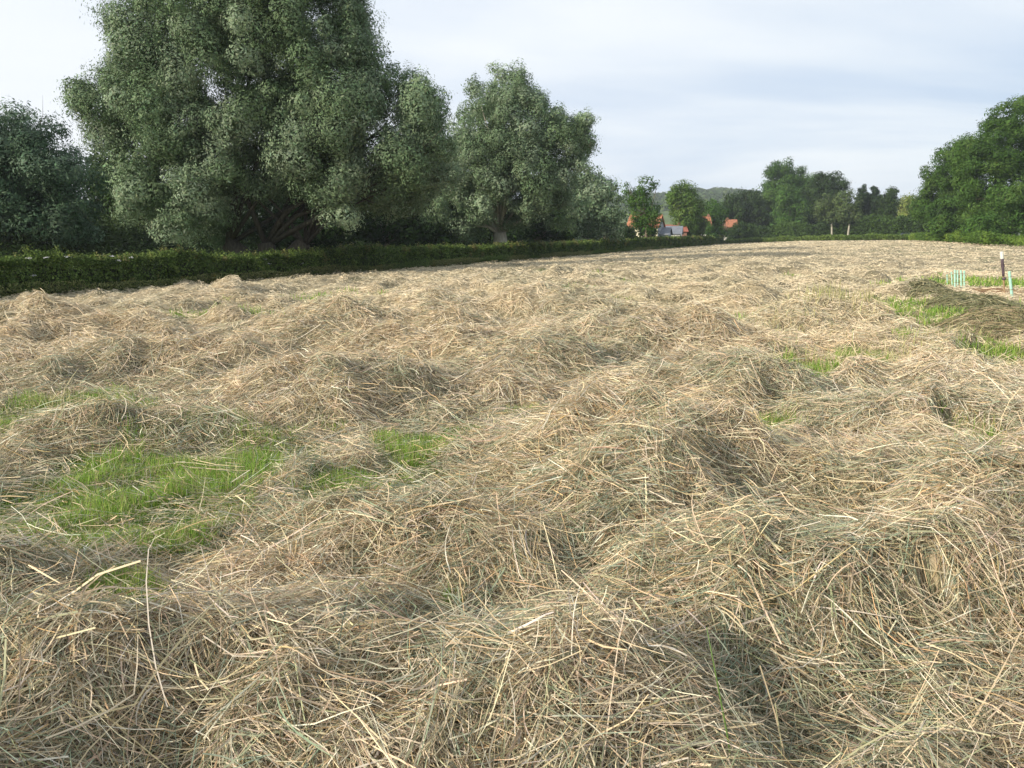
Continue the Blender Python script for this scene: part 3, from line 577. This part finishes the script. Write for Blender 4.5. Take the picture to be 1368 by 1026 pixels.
# ------------------------------------------------------------------ rough verge at the far end and along the right
vb = Bag()
def verge(pts, n, wdt, hmax, cols, leaf, bag=None):
    pts = np.array(pts, float); seg = np.linalg.norm(np.diff(pts, axis=0), axis=1); cum = np.r_[0, np.cumsum(seg)]; u = rng.random(n) * cum[-1]
    x = np.interp(u, cum, pts[:, 0]); y = np.interp(u, cum, pts[:, 1]); i = np.searchsorted(cum, u).clip(1, len(pts) - 1) - 1
    d = np.diff(pts, axis=0)[i]; d /= np.linalg.norm(d, axis=1, keepdims=True); nrm = np.stack([-d[:, 1], d[:, 0]], 1); off = rng.random(n) * wdt
    x = x + nrm[:, 0] * off; y = y + nrm[:, 1] * off
    h = hmax * (.25 + .75 * np.minimum(1, abs(off / (wdt * .6)))) * (.55 + .9 * (fbm(x * .35, y * .35, 401, 3) - .2)); z = base(x, y) + h * rng.random(n) ** .45
    pl = np.array(cols); mixv = sstep(.35, .65, fbm(x * .2, y * .2, 405, 2))[:, None]
    cc = (pl[0] * (1 - mixv) + pl[1] * mixv) * rng.uniform(.6, 1.35, (n, 1))
    (bag or vb).add(*quads_at(np.stack([x, y, z], 1), rng.normal(0, .6, (n, 3)) + (0, -.3, .6), leaf * rng.uniform(.7, 1.2, n), .4, cc))
verge([(93, 190), (84, 225), (72, 255), (57, 242)], 40000, 5, 1.7, [(.12, .18, .035), (.08, .13, .025)], .5)
verge([(60, 97), (66, 113), (78, 147), (93, 190)], 42000, 6, 1.7, [(.13, .20, .03), (.07, .13, .02)], .38)
verge([(38, 30), (48, 60), (60, 97)], 9000, 5, 1.3, [(.13, .20, .03), (.07, .13, .02)], .3)
sb = Bag(); wp = [HP + HD * t + HN * -16 for t in (120, 80, 40, 10, -15, -35)]
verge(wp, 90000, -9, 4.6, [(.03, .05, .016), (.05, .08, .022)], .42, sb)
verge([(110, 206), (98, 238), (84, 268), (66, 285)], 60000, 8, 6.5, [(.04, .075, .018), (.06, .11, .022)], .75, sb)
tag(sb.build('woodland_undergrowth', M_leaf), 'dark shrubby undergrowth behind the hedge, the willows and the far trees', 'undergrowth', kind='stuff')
verge([HP + HD * t + HN * .5 for t in (-12, 20, 60, 140)], 46000, -.75, .62, [(.09, .14, .035), (.17, .18, .07)], .10, vb)
tag(vb.build('undergrowth', M_leaf), 'rough green weeds and long grass along the edges of the hayfield', 'undergrowth', kind='stuff')

# ------------------------------------------------------------------ heaps of greener cut grass on the right
def heap(px, py, lx, ly, h, rot, cols, label, n):
    p = atz(px, py, 0.05); z0 = float(hf(np.array([p[0]]), np.array([p[1]]))[0]) - .03
    def hz(u, v):
        r = (u / lx) ** 2 + (v / ly) ** 2; wob = (fbm((u + p[0]) * 1.6, (v + p[1]) * 1.6, 501, 3) - .5)
        return h * np.clip(1 - r * (1 + 1.3 * wob), 0, 1) ** 1.1 * (1 + 1.4 * wob) - .04 * (r > 1)
    bag = Bag(); g = 40; U, V_ = np.meshgrid(np.linspace(-1.1, 1.1, g) * lx, np.linspace(-1.1, 1.1, g) * ly); Z = hz(U, V_)
    c, s = math.cos(rot), math.sin(rot); VV = np.stack([U, V_, Z - .015], -1).reshape(-1, 3); i = np.arange(g - 1)[:, None] * g + np.arange(g - 1)[None]
    Q = np.stack([i, i + 1, i + g + 1, i + g], -1).reshape(-1, 4); cl = np.array(cols); bag.add(VV, Q, np.tile(cl.mean(0) * .7, (len(Q), 1)))
    r = np.sqrt(rng.random(n)) * 1.05; a = rng.uniform(0, 6.28, n); u = r * np.cos(a) * lx; v = r * np.sin(a) * ly
    k = 4; L = rng.uniform(.07, .24, n); th = rng.uniform(0, 6.28, n); t = np.linspace(-.5, .5, k)
    P = np.zeros((n, k, 3)); P[..., 0] = u[:, None] + np.cos(th)[:, None] * L[:, None] * t; P[..., 1] = v[:, None] + np.sin(th)[:, None] * L[:, None] * t
    P[..., 2] = hz(P[..., 0], P[..., 1]) + rng.exponential(.02, n)[:, None] + .004
    V2, F2 = ribbons(P, .0008 * p[1] * rng.uniform(.5, 1.2, n), taper=(.8, 1, .5)); cc = cl[rng.integers(0, len(cl), n)] * rng.uniform(.7, 1.35, (n, 1)); bag.add(V2, F2, np.repeat(cc, k - 1, 0))
    o = bag.build('hay_heap', M_hay); o.location = (p[0], p[1], z0); o.rotation_euler = (0, 0, rot); tag(o, label, 'hay heap', 'heaps of greener cut grass')
DG = [(.17, .17, .09), (.21, .205, .115), (.13, .14, .07), (.29, .26, .15)]
BG_ = [(.32, .26, .15), (.21, .20, .11), (.38, .30, .19), (.17, .18, .08)]
heap(1237, 395, .66, 1.2, .31, .0, DG, 'small dark green hay heap left of the bigger one', 16000)
heap(1300, 412, 1.15, 1.8, .31, -.3, DG, 'wide dark green hay heap right in front of the pale tree guards', 40000)
heap(1345, 445, 1.1, 1.7, .30, -.1, BG_, 'brownish green hay heap at the right edge, nearest of the three', 30000)

# ------------------------------------------------------------------ tree guards and stakes
M_guard = mat_plain('pale green plastic', (.42, .72, .58), .45, .12, 8, .4)
b_ = M_guard.node_tree.nodes['Principled BSDF']; b_.inputs['Transmission Weight'].default_value = .15
M_stake = mat_plain('stake wood', (.30, .20, .12), .85, .3, 6, .2, (6, 6, 1))
M_white = mat_plain('white paint', (.60, .61, .55), .6, .08, 5)
M_wrap = mat_plain('dark wrap', (.075, .055, .065), .7, .4, 9)
def guard(px, top, bot, label, rad=.03, lean=0.0, bz=0.05):
    p = atz(px, bot, bz); q = at(px + lean, top, p[1]); L = q[2] - p[2]; root = empty('tree_guard', (p[0], p[1], p[2])); root.rotation_euler = (0, math.atan2(q[0] - p[0], L) + rng.normal(0, .03), 0)
    tag(root, label, 'tree guard', 'pale green tree guards around young trees')
    mb = MB(); n = 12; zs = [-.08, L * .5, L - .02, L]; rs = [rad, rad * .97, rad, rad * 1.12]
    mb.tube([(0, 0, z) for z in zs], rs, n, cap=False); mb.tube([(0, 0, z) for z in zs], [r_ - .004 for r_ in rs], n, cap=False); mb.build('tube', M_guard, root, smooth=True)
    m2 = MB(); m2.box((0, rad + .014, L * .5 - .05), (.02, .02, L - .02)); m2.build('stake', M_stake, root)
    for z in (.3 * L, .8 * L):
        m3 = MB(); m3.tube([(0, 0, z - .005), (0, 0, z + .005)], [rad + .004, rad + .004], 12, cap=False); m3.build('tie', M_stake, root)
for px, tp, bt, rd, lb in [
    (1265.5, 367, 379, .018, 'faint pale green tree guard, leftmost and shortest of the cluster'),
    (1272, 363, 380, .019, 'slim pale green tree guard, second from the left in the cluster'),
    (1275.6, 360.5, 384, .026, 'pale green tree guard, third from the left in the cluster'),
    (1279.4, 361, 384, .022, 'pale green tree guard, fourth from the left in the cluster'),
    (1284.2, 361, 383, .026, 'pale green tree guard, second from the right in the cluster'),
    (1288.2, 361.5, 382, .024, 'pale green tree guard, rightmost in the cluster')]:
    guard(px, tp, bt, lb, rd)
guard(1352, 362, 397, 'leaning pale green tree guard standing alone right of the dark marker post', .032, lean=-5, bz=.08)
p = atz(1342, 391, .05); q = at(1338, 335.5, p[1]); L = q[2] - p[2]
root = empty('marker_post', p); root.rotation_euler = (0, math.atan2(q[0] - p[0], L), 0)
tag(root, 'dark wrapped marker post with a white top beside the leaning tree guard', 'post')
mb = MB(); mb.tube([(0, 0, -.2), (0, 0, L * .98)], [.022, .02], 8); mb.build('stake', M_stake, root)
mb = MB(); mb.tube([(0, 0, L * .83), (0, 0, L * .99), (0, 0, L)], [.042, .042, .036], 10); mb.build('white_top', M_white, root)
mb = MB(); mb.tube([(0, 0, L * .40), (.004, 0, L * .48), (0, 0, L * .6), (.006, 0, L * .65), (0, 0, L * .72), (0, 0, L * .828)], [.028, .036, .034, .046, .036, .040], 10); mb.build('wrap', M_wrap, root, smooth=True)
mb = MB(); mb.tube([(.01, 0, L * .30), (.01, 0, L * .32), (.01, 0, L * .36), (.01, 0, L * .38)], [.02, .05, .05, .02], 10); mb.build('tie', M_wrap, root, smooth=True)

# ------------------------------------------------------------------ houses beyond the hedge
M_orange = mat_plain('orange tiles', (.34, .145, .08), .8, .25, 2.5); M_red = mat_plain('red brown tiles', (.30, .11, .075), .8, .3, 2.5)
M_cream = mat_plain('cream render', (.70, .64, .48), .9, .1, 1.5); M_greyw = mat_plain('grey render', (.34, .36, .38), .9, .15, 1.5); M_wall_white = mat_plain('white render', (.80, .78, .72), .9, .06, 1.5)
M_slate = mat_plain('blue grey slate', (.15, .165, .19), .6, .2, 2.5); M_glass = mat_plain('window glass', (.03, .04, .05), .15, .2, 2, .6); M_brick = mat_plain('brick', (.24, .13, .09), .9, .3, 6)
M_timber = mat_plain('dark boards', (.045, .035, .028), .9, .3, 3, .2, (8, 8, 1)); M_rust = mat_plain('brown roof', (.20, .13, .10), .8, .35, 3)
def house(name, label, cat, px, Y, wx, dy, eave, ridge, axis, wall, roof, gable=None, windows=(), door=None, chim=None, rz=0.0, zb=None):
    """axis 'x': ridge runs left-right; 'y': ridge runs away, gable towards the field"""
    X = at(px, 300, Y)[0]; z = (gz(X, Y) if zb is None else zb); root = empty(name, (X, Y, z), rz); tag(root, label, cat, 'houses beyond the hedge' if cat == 'house' else None)
    x, y = wx / 2, dy / 2; mb = MB(); ov = .35; sw = (lambda a, b, c: (a, b, c)) if axis == 'x' else (lambda a, b, c: (b, a, c))
    lx, ly = (x, y) if axis == 'x' else (y, x)
    for sx in (-lx, lx): mb.v += [sw(sx, -ly, -1), sw(sx, ly, -1), sw(sx, ly, eave), sw(sx, 0, ridge), sw(sx, -ly, eave)]
    mb.f = [[0, 1, 2, 3, 4], [9, 8, 7, 6, 5], [0, 4, 9, 5], [1, 6, 7, 2], [2, 7, 8, 3], [3, 8, 9, 4]]
    if axis == 'y': mb.f = [f[::-1] for f in mb.f]
    wl = mb.build('wall', wall, root)
    if gable:
        wl.data.materials.append(gable); wl.data.polygons[0].material_index = 1; wl.data.polygons[1].material_index = 1
    r = MB(); sl = (ridge - eave) / ly; th_ = .16
    pr = [(-ly - ov, eave - sl * ov + .03), (0, ridge + .03), (ly + ov, eave - sl * ov + .03), (ly + ov, eave - sl * ov + .03 + th_), (0, ridge + .03 + th_), (-ly - ov, eave - sl * ov + .03 + th_)]
    for sx in (-lx - .3, lx + .3): r.v += [sw(sx, a, b) for a, b in pr]
    r.f = [[k, (k + 1) % 6, 6 + (k + 1) % 6, 6 + k] for k in range(6)] + [[0, 5, 4, 1], [1, 4, 3, 2], [6, 7, 10, 11], [7, 8, 9, 10]]
    ro = r.build('roof', roof, root)
    if chim:
        for cx, cy in chim:
            c = MB(); c.box((cx, cy, ridge), (.6, .5, 1.1)); c.box((cx, cy, ridge + .59), (.7, .6, .1)); c.tube([(cx, cy, ridge + .62), (cx, cy, ridge + .85)], [.11, .09], 8); c.build('chimney', M_brick, ro)
    for wx_, wz in windows:
        f = MB(); f.box((wx_, -y - .03, wz), (1.15, .08, 1.35)); f_ = f.build('window', M_white, root); g_ = MB()
        g_.box((wx_, -y - .075, wz), (.95, .03, 1.15))
        g_.build('pane', M_glass, f_)
    if door is not None:
        f = MB(); f.box((door, -y - .03, 1.0), (1.0, .08, 2.1)); f.build('door', M_timber, root)
    return root
def E(px, py, Y): return float(at(px, py, Y)[2]) - gz(at(px, 300, Y)[0], Y)
house('house', 'cream house with steep orange tiled roof behind the thin tree', 'house', 863, 172, 6.0, 5.4, E(864, 303, 172), E(864, 288, 172), 'x', M_cream, M_orange, gable=M_greyw, windows=[(-2.2, 3.2), (0, 3.2), (2.2, 3.2), (-2.2, 1.0), (2.3, 1.0)], door=0, chim=[(-2.4, 0)], rz=-.40)
house('house', 'low white-walled house with blue grey slate roof', 'house', 901, 182, 3.0, 4.5, E(899, 312, 182), E(899, 303, 182), 'x', M_wall_white, M_slate, rz=-.25)
house('house', 'grey lean-to building with slate roof beside the white-walled house', 'house', 887, 172, 2.4, 5, E(886, 313, 172), E(886, 305, 172), 'x', M_greyw, M_slate, rz=-.3)
house('house', 'small distant house with a red roof above the slate one', 'house', 893, 215, 1.7, 4, E(894, 305, 215), E(894, 301, 215), 'x', M_wall_white, M_red)
house('house', 'house with red-brown roof right of the white-walled one', 'house', 907, 200, 2.8, 5, E(907, 309, 200), E(907, 302, 200), 'x', M_brick, M_red, chim=[(0, 0)])
house('house', 'brick house with orange roof glimpsed left of the low dark tree', 'house', 943, 232, 1.7, 4, E(944, 300, 232), E(944, 290, 232), 'x', M_brick, M_orange, windows=[(0, 1.5)], chim=[(.6, 0)])
house('house', 'far brick house with orange roof below the dark spreading tree', 'house', 976, 266, 3.2, 5, E(978, 303, 266), E(978, 294, 266), 'x', M_brick, M_orange, windows=[(-1, 2.2), (1, 2.2)], chim=[(-1, 0)])
house('shed', 'dark boarded shed with a brown roof beyond the hedge', 'shed', 828, 138, 4.2, 4, 1.9, 3.1, 'x', M_timber, M_rust, door=-.6, rz=-.3)
def garden_wall(px0, px1, Y, h, label):
    a = at(px0, 318, Y); b = at(px1, 318, Y); mb = MB(); L_ = b[0] - a[0]; z = gz((a[0] + b[0]) / 2, Y); mb.box((0, 0, h / 2 - .3), (L_, .25, h + .6)); mb.box((0, 0, h + .035), (L_ + .1, .34, .07))
    root = mb.build('garden_wall', M_wall_white); root.location = ((a[0] + b[0]) / 2, Y, z); tag(root, label, 'wall', 'white garden walls')
garden_wall(936, 943, 224, 2.6, 'short white garden wall above the hedge, left one')
garden_wall(962, 980, 256, 2.6, 'longer white garden wall below the far orange roof')
# two parked cars glimpsed under the far trees
def car(px, Y, body, label, zoff=0):
    X = at(px, 316, Y)[0]; root = empty('parked_car', (X, Y, gz(X, Y) + zoff)); tag(root, label, 'car', 'cars parked beyond the field')
    mb = MB(); pr = [(-2.1, .35), (-2.1, .8), (-1.9, .95), (-1.1, 1.0), (1.0, 1.0), (1.9, .9), (2.1, .7), (2.1, .35)]
    mb.poly([(a, -.85, b) for a, b in pr], (0, 1.7, 0)); mb.build('body', body, root)
    c = MB(); c.poly([(a, -.72, b) for a, b in [(-1.75, .99), (-1.2, 1.45), (.3, 1.48), (1.05, .99)]], (0, 1.44, 0)); c.build('cabin', M_glass, root)
    for sx in (-1.3, 1.3):
        for sy in (-.86, .7):
            t = MB(); t.tube([(sx, sy, .32), (sx, sy + .18, .32)], [.32, .32], 14); t.build('wheel', M_wrap, root)
M_carw = mat_plain('white car paint', (.75, .76, .78), .3, .03); M_carg = mat_plain('silver car paint', (.45, .46, .48), .3, .03)
car(1165, 222, M_carg, 'silver car parked in the shade under the conifers', .15)
car(1212, 212, M_carw, 'white car parked right of the conifers', .25)

# ------------------------------------------------------------------ hills
def hills():
    an = np.radians(np.linspace(-60, 60, 320)); rr = np.concatenate([np.linspace(420, 1000, 30), np.linspace(1020, 1900, 50)]); A, Q = np.meshgrid(an, rr)
    def hh(a, r):
        px = 684 + FPX * np.tan(a)
        top = 51 + 14 * (vn(px / 95., 0 * px, 601) - .5) - 14 * sstep(980, 1300, px) + 6 * (vn(px / 37., 0 * px, 603) - .5)
        return -6 + top * sstep(620, 1500, r) + 16 * sstep(430, 640, r) * np.exp(-((px - 930) / 130.) ** 2) + 7 * sstep(500, 760, r)
    Z = hh(A, Q); X = Q * np.sin(A); Y = Q * np.cos(A); nr, na = X.shape
    i = np.arange(nr - 1)[:, None] * na + np.arange(na - 1)[None]; F = np.stack([i, i + na, i + na + 1, i + 1], -1).reshape(-1, 4)[:, ::-1]
    tag(mesh_np('hill', np.stack([X, Y, Z], -1).reshape(-1, 3), F, mat_plain('far meadow', (.10, .14, .05), .95, .35, .006, .1), smooth=True), 'low wooded hills on the horizon', kind='structure')
    nb = 5200; a = rng.uniform(R(-20), R(36), nb); r = 470 + (1620 - 470) * rng.random(nb) ** .8
    wood = (fbm(a * 9, r / 260., 611, 2) > .38) | (r > 900); a, r = a[wood], r[wood]; nb = len(a); rad = rng.uniform(4, 8, nb)
    z = hh(a, r) + rad * .5; m = 34; v = rng.normal(size=(nb, m, 3)); v /= np.linalg.norm(v, axis=2, keepdims=True); v[..., 2] = np.abs(v[..., 2])
    P = (np.stack([r * np.sin(a), r * np.cos(a), z], 1)[:, None] + v * (rad[:, None] * rng.uniform(.7, 1.1, (nb, m)))[..., None]).reshape(-1, 3)
    bc = np.array([(.05, .085, .02), (.07, .11, .03), (.04, .07, .02), (.10, .14, .04)])[rng.integers(0, 4, nb)]; cc = np.repeat(bc, m, 0) * rng.uniform(.7, 1.3, (nb * m, 1))
    b = Bag(); b.add(*quads_at(P, v.reshape(-1, 3) + rng.normal(0, .3, (nb * m, 3)), np.full(nb * m, 4.2), .7, cc))
    tag(b.build('distant_woodland', M_leaf), 'hazy wooded hillside far beyond the village roofs', 'woodland', kind='stuff')
hills()

# ------------------------------------------------------------------ air
mb = MB(); mb.box((0, 900, 51), (3600, 2700, 130)); hz = bpy.data.materials.new('haze'); hz.use_nodes = True; t = hz.node_tree; t.nodes.clear()
o = t.nodes.new('ShaderNodeOutputMaterial'); pv = t.nodes.new('ShaderNodeVolumePrincipled'); pv.inputs['Color'].default_value = (.80, .88, 1, 1); pv.inputs['Density'].default_value = 0.00019; pv.inputs['Anisotropy'].default_value = 0.0
t.links.new(pv.outputs[0], o.inputs['Volume']); hzo = mb.build('haze', hz); tag(hzo, 'thin evening haze over the fields', 'haze', kind='stuff')
